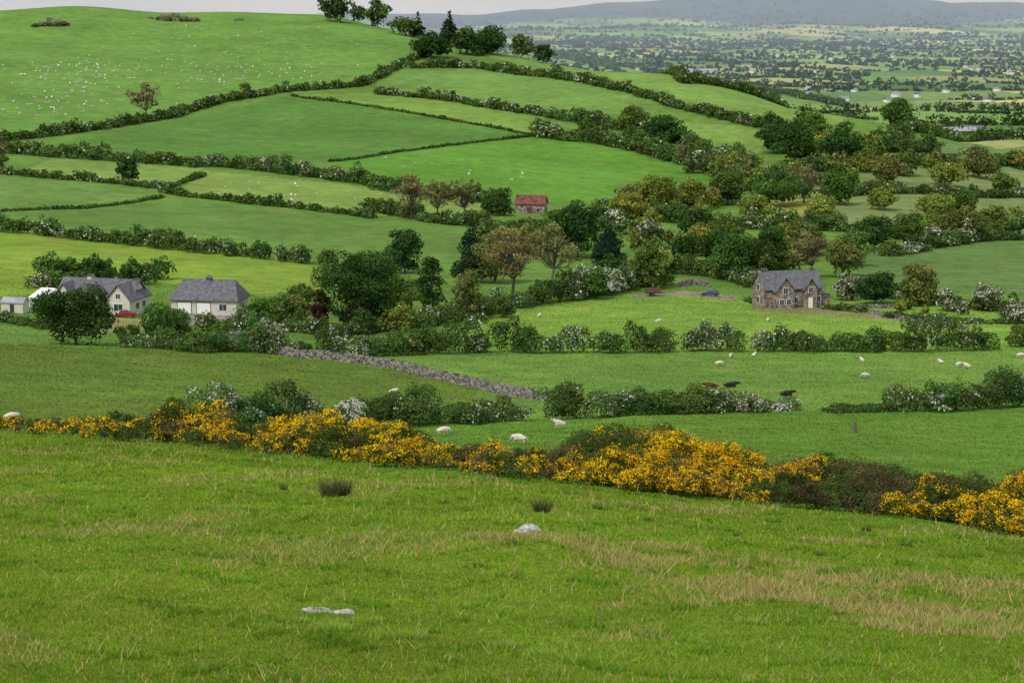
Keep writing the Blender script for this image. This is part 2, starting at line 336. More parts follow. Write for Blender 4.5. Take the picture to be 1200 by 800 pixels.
hedges=[
([(285,413),(340,416),(400,419),(470,416),(560,413),(655,413)],4.0,4.0,.10),
([(672,413),(740,413),(838,411)],4.4,4.2,.2),
([(853,411),(940,411),(1040,411),(1165,410)],3.9,4,.12),
([(1185,406),(1250,404)],3.,3.5,.1),
([(250,503),(340,502),(440,500)],2.8,3.2,.25),([(440,500),(490,498),(600,492)],2.2,3.2,.06),
([(640,492),(705,489)],3.3,3.6,.05),([(705,489),(760,486),(830,484),(925,481)],1.9,3,.14),
([(975,483),(1040,482)],.9,2,.0),([(1040,482),(1120,481)],2.6,3.4,.1),([(1100,481),(1200,476),(1260,472)],3.3,3.6,.42),
([(570,364),(620,359),(680,350),(752,334)],4.6,4.5,.42),
([(150,406),(230,413),(300,412)],2.0,3,.03),([(240,388),(300,388),(420,392)],2.5,3,.1),([(420,392),(520,380),(575,366)],3.,4,.05),
([(-30,270),(60,277),(150,286),(240,297),(320,305),(392,312)],3.9,4,.05),
([(195,227),(300,240),(370,247),(440,256)],2.2,3,.03),([(385,190),(470,178),(625,160)],1.1,1.2,0),([(342,113),(480,133),(628,160)],1.3,1.5,0),
([(-30,176),(60,184),(150,190),(236,196)],5.0,6,.07),([(240,194),(300,200),(370,208),(460,222)],4.6,6,.16),([(0,204),(90,212),(192,222)],2.6,3.5,.12),([(195,222),(240,206)],1.5,2,0),([(-30,252),(100,245),(190,232)],1.,1.2,0),
([(-30,168),(60,160),(130,150),(200,138),(260,120),(330,108),(420,102)],4.0,5,.12),([(420,102),(450,88),(480,72),(500,62)],4,5,.1),
([(480,80),(560,80),(640,90),(720,105),(800,128),(900,152)],4.6,6,.14),([(440,110),(540,120),(640,137)],4.0,5,.22),([(560,66),(640,66),(720,80),(800,98),(900,118),(1000,138)],4.5,6,.05),([(640,60),(760,84),(880,104),(990,126)],6,7,.04),
([(628,160),(700,168),(760,180),(860,206),(900,212)],6.,8,.12),([(640,137),(720,150),(800,168),(880,196)],5.5,7,.12),([(430,245),(520,262),(590,268)],3.5,5,.05),([(590,266),(700,270)],2.,4,.1),([(440,222),(520,232),(595,240)],4,5,.08),
([(700,250),(800,262),(880,268),(1000,272),(1100,288),(1250,262)],4.5,6,.16),([(780,318),(840,325),(900,330)],3.5,4,.05),([(990,335),(1060,352),(1140,362),(1250,372)],2.,3,.2),([(880,353),(905,360)],1.0,2,.1),([(965,362),(1015,366)],1.2,2,.1),
([(960,232),(1060,226),(1160,232),(1250,228)],3.5,5,.12),([(1000,200),(1100,192),(1250,196)],5,7,.1),([(1040,168),(1150,162),(1260,160)],5,7,.05),([(900,160),(1000,178),(1100,184)],7,8,.05),([(1040,300),(1150,282),(1250,276)],2.5,4,.2),
([(40,338),(60,336),(180,332)],3.5,4,.1),([(-20,376),(40,382),(60,386)],1.8,3,.05),([(1040,372),(1160,380),(1250,378)],1.,2.5,.1),([(740,338),(785,333)],2.6,3,.1),([(860,330),(890,340)],2.5,3,.1),
]
for h in hedges: hedge(*h)
def wood(P,n,hr,kinds,name='woodland'):
    W=[sight(u,v)[:2] for u,v in P]; xs=[w[0] for w in W]; ys=[w[1] for w in W]; acc=Fol(); k=0; t=0
    while k<n and t<n*30:
        t+=1; x=rng.uniform(min(xs),max(xs)); y=rng.uniform(min(ys),max(ys))
        if not inpoly(np.array([x]),np.array([y]),W)[0]: continue
        k+=1; H=rng.uniform(*hr); kd=kinds[rng.integers(len(kinds))]
        tree_at(acc,np.array([x,y,float(height(x,y))]),H,H*rng.uniform(.42,.6),kd,ls=max(LPX*1.15*math.hypot(x,y),.2),detail=.6)
    acc.build(name)
wood([(700,160),(840,185),(900,205),(880,222),(760,190)],18,(5,12),'MMYMYWB')
wood([(840,205),(1000,190),(1040,205),(1040,225),(1000,236),(840,238)],28,(6,14),'DMOYMYB')
wood([(560,280),(600,282),(670,280),(720,268),(830,290),(800,322),(720,325),(640,308),(560,300)],26,(5,11),'DMMYOYWB')
wood([(800,285),(950,278),(1010,300),(980,330),(830,328)],16,(6,12),'DMYYOB')
wood([(700,240),(840,232),(900,240),(890,262),(760,262)],22,(6,11),'YMOYWB')
wood([(900,155),(1000,150),(1050,180),(950,195),(890,185)],18,(7,14),'DMYM')
wood([(455,76),(520,62),(650,66),(650,76),(520,80)],13,(6,12),'DMDM')
wood([(1050,275),(1200,262),(1200,275),(1060,290)],16,(5,10),'OMYYW')
wood([(1040,205),(1250,190),(1250,200),(1040,215)],16,(5,11),'OMMYW')
wood([(330,372),(400,372),(520,372),(520,388),(330,390)],14,(4,7),'MDMYW')
wood([(60,330),(200,326),(200,334),(60,336)],10,(5,8),'MMD')
wood([(1010,350),(1240,352),(1240,372),(1060,368)],16,(2,4.5),'MYWY')
# ---------------------------------------------------------------- the plain: hedgerow trees
N=260000
y=1200*(11500/1200)**rng.random(N); x=(rng.random(N)*.70-.34)*y
z=height(x,y); X_,Y_=warp(x,y); dx=np.abs(X_/CELL[0]-np.round(X_/CELL[0]))*CELL[0]; dy=np.abs(Y_/CELL[1]-np.round(Y_/CELL[1]))*CELL[1]
thick=3.5+y*.0007
on=((dx<thick)&(hsh(np.round(X_/CELL[0]),np.floor(Y_/CELL[1]),3)<.65))|((dy<thick)&(hsh(np.floor(X_/CELL[0]),np.round(Y_/CELL[1]),4)<.8))
woodc=(hsh(np.floor(X_/CELL[0]),np.floor(Y_/CELL[1]),5)<.07+.03*(y>5000))&(rng.random(N)<.4)
keep=((z<-82)|(y>2300))&(on|woodc)
x,y,z=x[keep],y[keep],z[keep]; n=len(x)
big=rng.random(n)<.34; hgt=np.where(big,rng.uniform(8,15,n),rng.uniform(2.5,4.5,n)); rad=np.where(big,hgt*.5,rng.uniform(3,5,n))
K=9; d=norm(rng.normal(size=(n,K,3))); d[...,2]=np.abs(d[...,2])
p=np.stack([x,y,z+hgt*.3],-1)[:,None,:]+d*np.stack([rad,rad,hgt*.6],-1)[:,None,:]*rng.uniform(.5,1,(n,K,1))
pc=np.array([(.032,.058,.02),(.045,.078,.024),(.07,.09,.032),(.026,.048,.02)])[rng.integers(0,4,n)]
cl=np.repeat((pc*rng.uniform(.8,1.2,(n,1)))[:,None,:],K,1)*rng.uniform(.75,1.25,(n,K,1))
acc=Fol(); sz=np.repeat(np.maximum(.0012*y,1.5)[:,None],K,1)
acc.add(p.reshape(-1,3),(d+.3*rng.normal(size=d.shape)).reshape(-1,3),np.minimum(sz,rad[:,None]*1.6).reshape(-1)*1.1,cl.reshape(-1,3)); acc.build('distant_trees')
# ---------------------------------------------------------------- gorse
bu=[-80,0,200,400,600,800,1000,1100,1200,1280]; bv=[505,508,520,542,562,583,603,613,632,645]
tu_=[-80,0,60,100,130,160,190,215,250,275,300,350,420,460,520,600,640,680,700,740,780,820,850,880,900,935,960,1000,1050,1100,1140,1160,1180,1200,1280]
tv_=[483,485,487,490,480,483,477,466,472,480,494,484,480,492,512,521,520,508,500,500,493,505,516,540,548,520,536,536,540,545,560,568,556,560,555]
bbu=[-80,0,30,50,80,110,150,200,250,290,330,420,470,500,600,640,660,700,780,850,880,905,935,960,1000,1100,1140,1170,1280]
bbl=[.9,.9,.4,.95,.5,.95,.6,.75,.7,.45,1,1,.7,.6,.55,.15,.1,.35,.95,.95,.7,.25,1,.05,0,.03,.1,.95,.95]
fu=[-80,640,655,700,880,895,905,1035,1045,1280]; fb=[.75,.45,.9,.95,.8,.3,0,0,1.,1.]
segs={}
GC=[(.05,.085,.02),(.07,.10,.026),(.095,.085,.035),(.04,.07,.02)]
for row in (0,1,2):
    u=-80.
    while u<1270:
        u+=rng.uniform(7,15)
        vb=np.interp(u,bu,bv); vt=np.interp(u,tu_,tv_); hp=vb-vt
        if row==0: v=vb-rng.uniform(0,5); h=hp*rng.uniform(.28,.5); bl=np.interp(u,fu,fb)
        elif row==1: v=vb-rng.uniform(5,9); h=(v-vt)*rng.uniform(.5,.85); bl=.5*np.interp(u,fu,fb)+.5*np.interp(u,bbu,bbl)
        else: v=vb-rng.uniform(8,14); h=(v-vt)*rng.uniform(.75,1.15); bl=np.interp(u,bbu,bbl)
        b=sight(u,v); sc=b[1]/F; H=h*sc; R=max(H*rng.uniform(.55,.85),.45)
        acc=segs.setdefault(int((u+80)//225),Fol()); ls=max(.0007*b[1],.055)
        bushcol=np.array(GC[rng.integers(4)])*(.9+.3*rng.random()); isb=rng.random()<bl*1.1
        for i in range(7):
            an=rng.random()*6.28; q=rng.random()**.5*R*.75; lr=R*rng.uniform(.22,.42)
            zc=H*rng.uniform(.25,.85)
            if i==0: c=(b[0],b[1],b[2]+H*.42); rr=(R*.75,R*.75,H*.46)
            else: c=(b[0]+math.cos(an)*q,b[1]+math.sin(an)*q,b[2]+zc); rr=(lr,lr,lr*.8)
            lb=(rng.uniform(.65,1.15) if rng.random()<.85 else .08) if isb else (0 if rng.random()<.85 else .25)
            if i==0: lb*=.5
            yel=(.92,.60,.014) if rng.random()<.65 else (.78,.45,.014)
            blob(acc,c,rr,ls,bushcol*rng.uniform(.8,1.3),bloom=lb*bl**.3 if bl>0 else 0,bcol=yel,dens=.9,fill=.6)
        if rng.random()<.4:
            for k in range(3):
                e=np.array([b[0]+rng.normal()*R*.4,b[1]+rng.normal()*R*.3,b[2]+H*rng.uniform(.9,1.1)]); acc.tube(b,e,.03,.01,(.11,.095,.07),3)
for k,a in segs.items(): a.build('gorse_thicket')
# ---------------------------------------------------------------- near-field grass
def field_noise(x,y,s,ph=0):
    return (np.sin(x*s+ph+1.7*np.sin(y*s*.63+ph))+np.sin(y*s*1.13+2.1*np.sin(x*s*.71+1+ph))+np.sin((x+y)*s*.57+ph*2+np.sin(x*s*1.9)))/3
def blades(name,x,y,hgt,wid,cl,leanf=.55):
    n=len(x); z=height(x,y)
    an=rng.random(n)*6.28; t=np.stack([np.cos(an),np.sin(an),0*an],-1)
    lean=rng.normal(size=(n,2))*hgt[:,None]*leanf
    base=np.stack([x,y,z-.01],-1); tip=base+np.stack([lean[:,0],lean[:,1],hgt],-1)
    V=np.stack([base-t*wid[:,None],base+t*wid[:,None],tip],1).reshape(-1,3)
    quadmesh(name,V,np.arange(3*n).reshape(-1,3),[M_grass],col=np.repeat(cl,3,axis=0))
N=600000
y=27*(150/27)**rng.random(N); x=(rng.random(N)*.64-.32)*y
lu=np.array([-80,0,200,400,600,800,1000,1200,1280.]); ly=[sight(u,np.interp(u,bu,bv)-4)[1] for u in lu]
ub=600+x/y*F*cp; yl=np.interp(ub,lu,ly)
k=y<yl; x,y=x[k],y[k]; n=len(x)
dryP=[sight(*q)[:2] for q in [(560,632),(760,636),(1000,668),(1290,690),(1290,765),(1060,742),(900,715),(700,655)]]
dry=inpoly(x,y,dryP); fn=field_noise(x,y,.9)+.6*field_noise(x,y,3.1,2)
dry=(dry&(fn>-.1)&(rng.random(n)<.45))|((field_noise(x,y,.35,5)+.3*fn>.45)&(rng.random(n)<.15))|(rng.random(n)<.02)
tuft=(field_noise(x,y,1.7,3)+.5*field_noise(x,y,5,1)+.45*field_noise(x,y,11,6))>.66
hgt=rng.uniform(.03,.075,n)*np.where(dry,2.4,1)*np.where(tuft,2.2,1)*(y/35)**.45
wid=rng.uniform(.008,.016,n)*(y/30)**.95
g=fieldc((128,166,42))*1.2; dr=lin((206,194,126))*.68
big_=field_noise(x,y,.11,2)+.6*field_noise(x,y,.27,7)
cl=np.where(dry[:,None],dr*rng.uniform(.7,1.15,(n,1)),g*(1+.14*field_noise(x,y,.5,1)+.08*fn+.14*big_)[:,None]*rng.uniform(.6,1.4,(n,1)))
cl=np.where((tuft&~dry)[:,None],cl*[.68,.84,.8],cl)
cl=cl*np.stack([rng.uniform(.85,1.25,n),np.ones(n),np.ones(n)],-1)
blades('grass',x,y,hgt,wid,cl)
N=230000
y=75*(460/75)**rng.random(N); x=(rng.random(N)*.62-.31)*y; ub=600+x/y*F*cp; yl=np.interp(ub,lu,ly); k=y>yl+2; x,y=x[k],y[k]; n=len(x)
fn=field_noise(x,y,.35,4)+.7*field_noise(x,y,1.1,2)
cl=colat(x,y)*1.2*(1+.18*fn)[:,None]*rng.uniform(.55,1.45,(n,1))*np.stack([rng.uniform(.9,1.35,n),np.ones(n),np.ones(n)],-1)
blades('pasture_grass',x,y,rng.uniform(.03,.10,n)*(y/90)**.7,rng.uniform(.02,.05,n)*(y/90)**.9,cl)
def rush(u,v,wpx,hpx,nb,name='rush_tuft',c0=(.085,.12,.034),c1=(.28,.23,.11)):
    b=sight(u,v); sc=b[1]/F; R=wpx*sc*.5; H=hpx*sc
    r=R*np.sqrt(rng.random(nb))*.75; a=rng.random(nb)*6.28; x=b[0]+r*np.cos(a); y=b[1]+r*np.sin(a)*.7; z=height(x,y)
    h=H*rng.uniform(.5,1.1,nb); out=np.stack([np.cos(a),np.sin(a)],-1)*(r/R*.5*h)[:,None]+rng.normal(size=(nb,2))*.12*H
    base=np.stack([x,y,z-.02],-1); tip=base+np.stack([out[:,0],out[:,1],h],-1); a2=rng.random(nb)*6.28; t=np.stack([np.cos(a2),np.sin(a2),0*a2],-1)*.012
    V=np.stack([base-t,base+t,tip],1).reshape(-1,3)
    c=np.where((rng.random(nb)<.25)[:,None],c1,c0)*rng.uniform(.6,1.25,(nb,1))
    quadmesh(name,V,np.arange(3*nb).reshape(-1,3),[M_grass],col=np.repeat(c,3,axis=0))
for a in [(393,582,42,26,900),(332,574,10,12,90),(635,600,26,20,350),(1015,622,14,9,140),(1062,640,20,7,120),(700,596,16,8,80),(240,560,14,6,60),(520,590,18,6,90),(865,628,16,7,90),(120,545,14,6,60),(960,650,22,7,120),(760,610,14,6,60),(300,600,16,5,60)]: rush(*a)
gt=tuple(fieldc((132,170,50))*1.9)
for a in [(470,748,80,16,600),(390,738,70,14,500),(345,728,50,10,300),(430,728,50,10,260),(590,758,50,14,260),(640,768,40,12,200),(880,730,50,12,240),(980,700,50,12,240),(1120,735,60,14,300)]: rush(*a,name='grass_tussock',c0=gt,c1=(.40,.40,.16))
# ---------------------------------------------------------------- rocks
M_rock=plain('limestone',(.28,.275,.26),.9,.6,6)
M_drock=plain('dark_rock',(.11,.105,.07),.9,.5,.5)
def rock(u,v,wpx,hpx,mat,name='rock',depth=.7,sink=.1):
    b=sight_hill(u,v); sc=b[1]/F
    bm=bmesh.new(); bmesh.ops.create_icosphere(bm,subdivisions=3,radius=1)
    ph=rng.random(9)*6
    for vt in bm.verts:
        c=vt.co; f=1+.16*math.sin(c.x*3+ph[0]+c.y*2)+.12*math.sin(c.y*5+ph[1])+.1*math.sin(c.z*6+c.x*4+ph[2])+.05*math.sin(c.x*11+ph[3])*math.sin(c.y*9+ph[4])
        c*=f
        vt.co=Vector((round(c.x*4)/4*.35+c.x*.65,c.y,c.z*.8+.2*round(c.z*3)/3))
    me=bpy.data.meshes.new(name); bm.to_mesh(me); bm.free(); me.materials.append(mat)
    ob=link(bpy.data.objects.new(name,me)); w=wpx*sc*.5; h=hpx*sc
    ob.scale=(w,w*depth,h*.75); ob.location=(b[0],b[1],b[2]+h*sink); ob.rotation_euler=(0,rng.normal()*.05,rng.random()*.6-.3)
rock(617,624,32,10,M_rock); rock(372,716,32,6,M_rock); rock(402,718,26,5,M_rock)
for a in [(52,30,14,5),(66,28,16,6),(60,26,10,6),(192,22,16,5),(204,21,14,6),(216,22,12,4),(228,24,10,4),(280,24,10,3),(176,22,8,3)]: rock(*a,M_drock,'rock_outcrop',.5)
hedge([(40,32),(80,30)],2.2,5,0,col=(.09,.085,.04),name='scrub_bush',gap=.4); hedge([(185,24),(232,26)],1.8,4,0,col=(.09,.09,.045),name='scrub_bush',gap=.5)
# ---------------------------------------------------------------- dry stone walls
def wall(pts,H,name='dry_stone_wall',sz=.38,shade=1.):
    W=[sight(u,v) for u,v in pts]; Vs=[];Qs=[];Cs=[];nv=0
    cube=np.array([[x,y,z] for z in(-1,1) for x,y in((-1,-1),(1,-1),(1,1),(-1,1))],float); cq=np.array([[0,1,2,3],[4,5,6,7],[0,1,5,4],[1,2,6,5],[2,3,7,6],[3,0,4,7]])
    for a,b in zip(W[:-1],W[1:]):
        L=np.linalg.norm((b-a)[:2]); d=norm((b-a)[:2]); nr_=int(math.ceil(H/(sz*.62)))
        for r in range(nr_+1):
            s=rng.random()*sz
            while s<L:
                w=sz*rng.uniform(.6,1.4)
                if r==nr_ and rng.random()<.45: s+=w; continue
                x,y=a[:2]+d*s; z=float(height(x,y))+r*sz*.6+.1
                an=math.atan2(d[1],d[0])+rng.normal()*.12; R=np.array([[math.cos(an),-math.sin(an),0],[math.sin(an),math.cos(an),0],[0,0,1]])
                v=(cube*(1+.22*rng.normal(size=(8,3))))*[w*.5,.26*(1.15-.3*r/nr_),sz*.32]
                Vs.append(v@R.T+[x,y,z]); Qs.append(cq+nv); nv+=8; Cs.append(np.tile(np.array([.205,.195,.17])*rng.uniform(.3,1.35)*shade,(8,1))); s+=w*.95
    quadmesh(name,np.concatenate(Vs),np.concatenate(Qs),[M_attr],col=np.concatenate(Cs))
wall([(296,413),(340,417),(390,422),(440,429),(480,436),(520,446),(560,455),(600,464),(642,470)],.95,shade=.85)
wall([(700,470),(735,475)],.7,shade=.8)
wall([(1020,368),(1060,376),(1130,386)],.45,sz=.5,shade=.8)
wall([(796,336),(812,334),(830,336)],1.2,'ruined_stone_wall',.5,.7)
wall([(1000,362),(1060,360)],.5,sz=.5,shade=.8)
wall([(215,400),(300,394)],.9,shade=.8)
# ---------------------------------------------------------------- buildings
M_slate=plain('slate_roof',(.10,.105,.12),.7,.35,1.6)
M_cream=plain('cream_render',(.50,.48,.41),.9,.1,.8)
M_white=plain('white_paint',(.72,.72,.70),.6,.05)
M_glass=plain('window_glass',(.03,.04,.05),.15,.2,2,spec=.6)
M_dark=plain('dark_paint',(.05,.04,.035),.6,.2)
M_rust=plain('rusty_red_iron',(.13,.045,.04),.8,.5,.8)
M_greyr=plain('grey_sheeting',(.26,.28,.30),.6,.2,.5)
M_brick=plain('brick_trim',(.20,.14,.11),.9,.25,3)
m,nt,p=newmat('rubble_stone'); M_stone=m
gv=nt.nodes.new('ShaderNodeNewGeometry'); vo=nt.nodes.new('ShaderNodeTexVoronoi'); vo.inputs['Scale'].default_value=2.0; nt.links.new(gv.outputs['Position'],vo.inputs['Vector'])
rp=nt.nodes.new('ShaderNodeValToRGB'); sx=nt.nodes.new('ShaderNodeSeparateColor'); nt.links.new(vo.outputs['Color'],sx.inputs[0]); nt.links.new(sx.outputs[0],rp.inputs[0])
rp.color_ramp.elements[0].color=(.09,.07,.06,1); rp.color_ramp.elements[1].color=(.34,.28,.24,1); e=rp.color_ramp.elements.new(.5); e.color=(.19,.15,.13,1)
nt.links.new(rp.outputs[0],p.inputs['Base Color']); p.inputs['Roughness'].default_value=.9
def obj(name,V,Fc,mat,par):
    me=bpy.data.meshes.new(name); me.from_pydata([tuple(v) for v in V],[],Fc); me.materials.append(mat); me.update()
    ob=link(bpy.data.objects.new(name,me)); ob.parent=par; return ob
BF=[(0,3,2,1),(4,5,6,7),(0,1,5,4),(1,2,6,5),(2,3,7,6),(3,0,4,7)]
def boxv(x0,x1,y0,y1,z0,z1): return [(x0,y0,z0),(x1,y0,z0),(x1,y1,z0),(x0,y1,z0),(x0,y0,z1),(x1,y0,z1),(x1,y1,z1),(x0,y1,z1)]
def box(name,x0,x1,y0,y1,z0,z1,mat,par): return obj(name,boxv(x0,x1,y0,y1,z0,z1),BF,mat,par)
def empty(name,loc,rz):
    e=bpy.data.objects.new(name,None); link(e); e.location=loc; e.rotation_euler=(0,0,rz); e.empty_display_size=.5; return e
def gable(par,x0,x1,y0,y1,h,rh,mw,mr,axis='x',hip=0.,oh=.35,base=-2.5,tag=''):
    """gabled block with ridge along axis"""
    if axis=='x':
        ym=(y0+y1)/2; V=[(x0,y0,base),(x1,y0,base),(x1,y1,base),(x0,y1,base),(x0,y0,h),(x1,y0,h),(x1,y1,h),(x0,y1,h),(x0+hip*.98,ym,h+rh),(x1-hip*.98,ym,h+rh)]
        sl=rh/(ym-y0)
        e=[(x0-oh,y0-oh,h-oh*sl),(x1+oh,y0-oh,h-oh*sl),(x1+oh,y1+oh,h-oh*sl),(x0-oh,y1+oh,h-oh*sl),(x0-oh+hip,ym,h+rh),(x1+oh-hip,ym,h+rh)]
    else:
        xm=(x0+x1)/2; V=[(x1,y0,base),(x1,y1,base),(x0,y1,base),(x0,y0,base),(x1,y0,h),(x1,y1,h),(x0,y1,h),(x0,y0,h),(xm,y0+hip*.98,h+rh),(xm,y1-hip*.98,h+rh)]
        sl=rh/(xm-x0)
        e=[(x1+oh,y0-oh,h-oh*sl),(x1+oh,y1+oh,h-oh*sl),(x0-oh,y1+oh,h-oh*sl),(x0-oh,y0-oh,h-oh*sl),(xm,y0-oh+hip,h+rh),(xm,y1+oh-hip,h+rh)]
    Fw=[(0,1,5,4),(2,3,7,6),(1,2,6,9,5),(3,0,4,8,7)]
    obj('walls'+tag,V,Fw,mw,par)
    up=.12; tk=.16
    T=[(a,b,c+up+tk) for a,b,c in e]; Bm=[(a,b,c+up) for a,b,c in e]
    Vr=T+Bm; Fr=[(0,1,5,4),(2,3,4,5),(7,6,10,11),(9,8,11,10),(0,6,7,1),(2,8,9,3)]
    if hip>0: Fr+=[(1,2,5),(3,0,4),(1,7,8,2),(3,9,6,0)]
    else: Fr+=[(1,7,11,5),(5,11,8,2),(0,4,10,6),(4,3,9,10)]
    obj('roof'+tag,Vr,Fr,mr,par)
def window(par,x,y,z,w,h,face='-y',mf=None,nm='window',mg=None):
    mf=mf or M_white; mg=mg or M_glass
    if face=='-y':
        box(nm+'_frame',x-w/2-.1,x+w/2+.1,y-.06,y+.05,z-.1,z+h+.1,mf,par)
        box(nm+'_pane',x-w/2,x-.04,y-.09,y-.02,z,z+h,mg,par); box(nm+'_pane',x+.04,x+w/2,y-.09,y-.02,z,z+h,mg,par)
    else:
        s=-1 if face=='-x' else 1
        a,b=sorted((x+s*.06,x-s*.05)); box(nm+'_frame',a,b,y-w/2-.1,y+w/2+.1,z-.1,z+h+.1,mf,par)
        a,b=sorted((x+s*.09,x+s*.02)); box(nm+'_pane',a,b,y-w/2,y+w/2,z,z+h,mg,par)
def chimney(par,x,y,z,h=1.3,m=None):
    box('chimney',x-.4,x+.4,y-.35,y+.35,z-.8,z+h,m or M_brick,par); box('chimney_cap',x-.48,x+.48,y-.43,y+.43,z+h,z+h+.12,M_dark,par)
    for dx in(-.2,.2): box('chimney_pot',x+dx-.1,x+dx+.1,y-.1,y+.1,z+h+.12,z+h+.4,M_brick,par)
b=sight(925,361); E=empty('stone_cottage',(b[0],b[1]+4,b[2]),math.radians(16))
gable(E,-6.6,6.6,-3.2,3.2,4.1,3.2,M_stone,M_slate,'x')
gable(E,-4.6,-.6,-5.0,-.2,3.9,2.6,M_stone,M_slate,'y',tag='_front_wing')
gable(E,2.2,5.2,-4.0,-.2,3.9,2.1,M_stone,M_slate,'y',tag='_porch_wing')
for x in(-3.4,-1.8): window(E,x,-5.0,.9,.9,1.2)
window(E,-2.6,-5.0,3.3,1.0,1.2); window(E,3.7,-4.0,3.2,.9,1.1); box('door',3.2,4.2,-4.08,-3.95,-.1,2.1,M_white,E)
for x in(.7,5.9): window(E,x,-3.2,1,.8,1.2)
window(E,-6.6,0,.9,1.1,1.3,'-x');window(E,-6.6,0,3.6,1.,1.2,'-x'); chimney(E,5.6,0,7.2,.5,M_stone); chimney(E,-5.6,0,7.2,.5,M_stone)
box('lean_to',6.62,9.0,-2.2,2.2,-2,2.4,M_stone,E); box('lean_to_roof',6.63,9.2,-2.4,2.4,2.4,2.55,M_slate,E)
b=sight(118,366); E=empty('cream_bungalow',(b[0],b[1]+4,b[2]),math.radians(-14))
gable(E,-8.5,7.5,-3.6,3.6,2.9,3.1,M_cream,M_slate,'x')
gable(E,3.6,8.4,-6.4,3,3.0,2.8,M_cream,M_slate,'y',tag='_right_wing')
gable(E,-8.2,-4.2,-5.4,0,2.9,2.6,M_cream,M_slate,'y',tag='_left_wing')
gable(E,-2.2,1.2,-4.8,0,2.9,2.1,M_cream,M_slate,'y',tag='_dormer_wing')
window(E,6.0,-6.4,.9,1.8,1.3); window(E,6,-6.4,3.3,.9,.9); window(E,-6.2,-5.4,.9,1.6,1.3); window(E,-.5,-4.8,.9,1.4,1.3); box('door',2.2,3.1,-3.7,-3.58,0,2.1,M_dark,E); window(E,8.4,-3,.9,1.4,1.2,'+x'); window(E,8.4,0,.9,1.4,1.2,'+x')
chimney(E,-3,0,6.0,.6,M_cream); chimney(E,6.9,0,5.4,.7,M_cream)
M_cglass=plain('conservatory_glass',(.30,.34,.36),.2,.1,2,spec=.6)
gable(E,-14.5,-8.9,-3.6,1.5,2.3,1.5,M_cglass,M_white,'x',hip=1.5,tag='_conservatory',oh=.15)
for x in np.linspace(-14.5,-8.95,8): box('conservatory_post',x-.06,x+.06,-3.70,-3.61,-.3,2.3,M_white,E)
box('conservatory_sill',-14.6,-8.9,-3.76,-3.71,-.3,.6,M_white,E)
b=sight(243,368); E=empty('cream_garage_house',(b[0],b[1]+3.5,b[2]),math.radians(-10))
gable(E,-6.8,6.8,-3.8,3.8,3.0,3.3,M_cream,M_slate,'x',hip=1.8,oh=.45)
for x0 in(-5.4,-1.4):
    box('garage_door_frame',x0-.15,x0+2.95,-3.84,-3.78,-.1,2.45,M_dark,E); box('garage_door',x0,x0+2.8,-3.88,-3.85,-.1,2.3,M_white,E)
window(E,4,-3.8,.9,1.5,1.2); window(E,6.8,0,.9,1.1,1.2,'+x')
box('vent_cupola',-.5,.5,-.5,.5,5.6,6.9,M_slate,E); obj('cupola_roof',[(-.7,-.7,6.9),(.7,-.7,6.9),(.7,.7,6.9),(-.7,.7,6.9),(0,0,7.5)],[(0,1,4),(1,2,4),(2,3,4),(3,0,4),(3,2,1,0)],M_slate,E)
b=sight(623,250); E=empty('red_roofed_barn',(b[0],b[1]+3,b[2]),math.radians(-12))
gable(E,-5.2,5.2,-3,3,3.2,2.7,M_stone,M_rust,'x'); box('door',-1,1,-3.08,-2.98,-.2,2.2,M_rust,E); window(E,3,-3,.8,.8,.8,mf=M_dark)
chimney(E,3.8,0,5.4,.5)
def simple(name,u,v,L,Wd,h,rh,mw,mr,rz,win=2):
    b=sight(u,v); E=empty(name,(b[0],b[1]+Wd/2,b[2]),math.radians(rz)); gable(E,-L/2,L/2,-Wd/2,Wd/2,h,rh,mw,mr,'x')
    for i in range(win): window(E,-L/2+L*(i+1)/(win+1),-Wd/2,.9,1,1.1)
simple('red_roofed_house',1000,176,9,6,3,2.6,M_cream,M_rust,20)
simple('grey_barn',1125,160,26,10,4,2.6,M_greyr,M_greyr,8,0)
simple('grey_barn',1142,158,16,10,4,2.6,M_cream,M_slate,-20,1)
simple('white_farmhouse',590,300,10,6,3.2,2.4,M_white,M_slate,15)
simple('grey_barn',822,86,50,18,5,3,M_cream,M_greyr,5,0)
simple('white_farmhouse',875,78,20,9,4,3,M_cream,M_slate,5,2)
b=sight(18,366); E=empty('garden_shed',tuple(b),math.radians(-10)); gable(E,-2.2,2.2,-1.4,1.4,1.9,.8,M_cream,M_greyr,'x',oh=.15); box('door',-.4,.4,-1.48,-1.39,0,1.8,M_dark,E)
Vs=[];Qs=[];Cs=[];nv=0
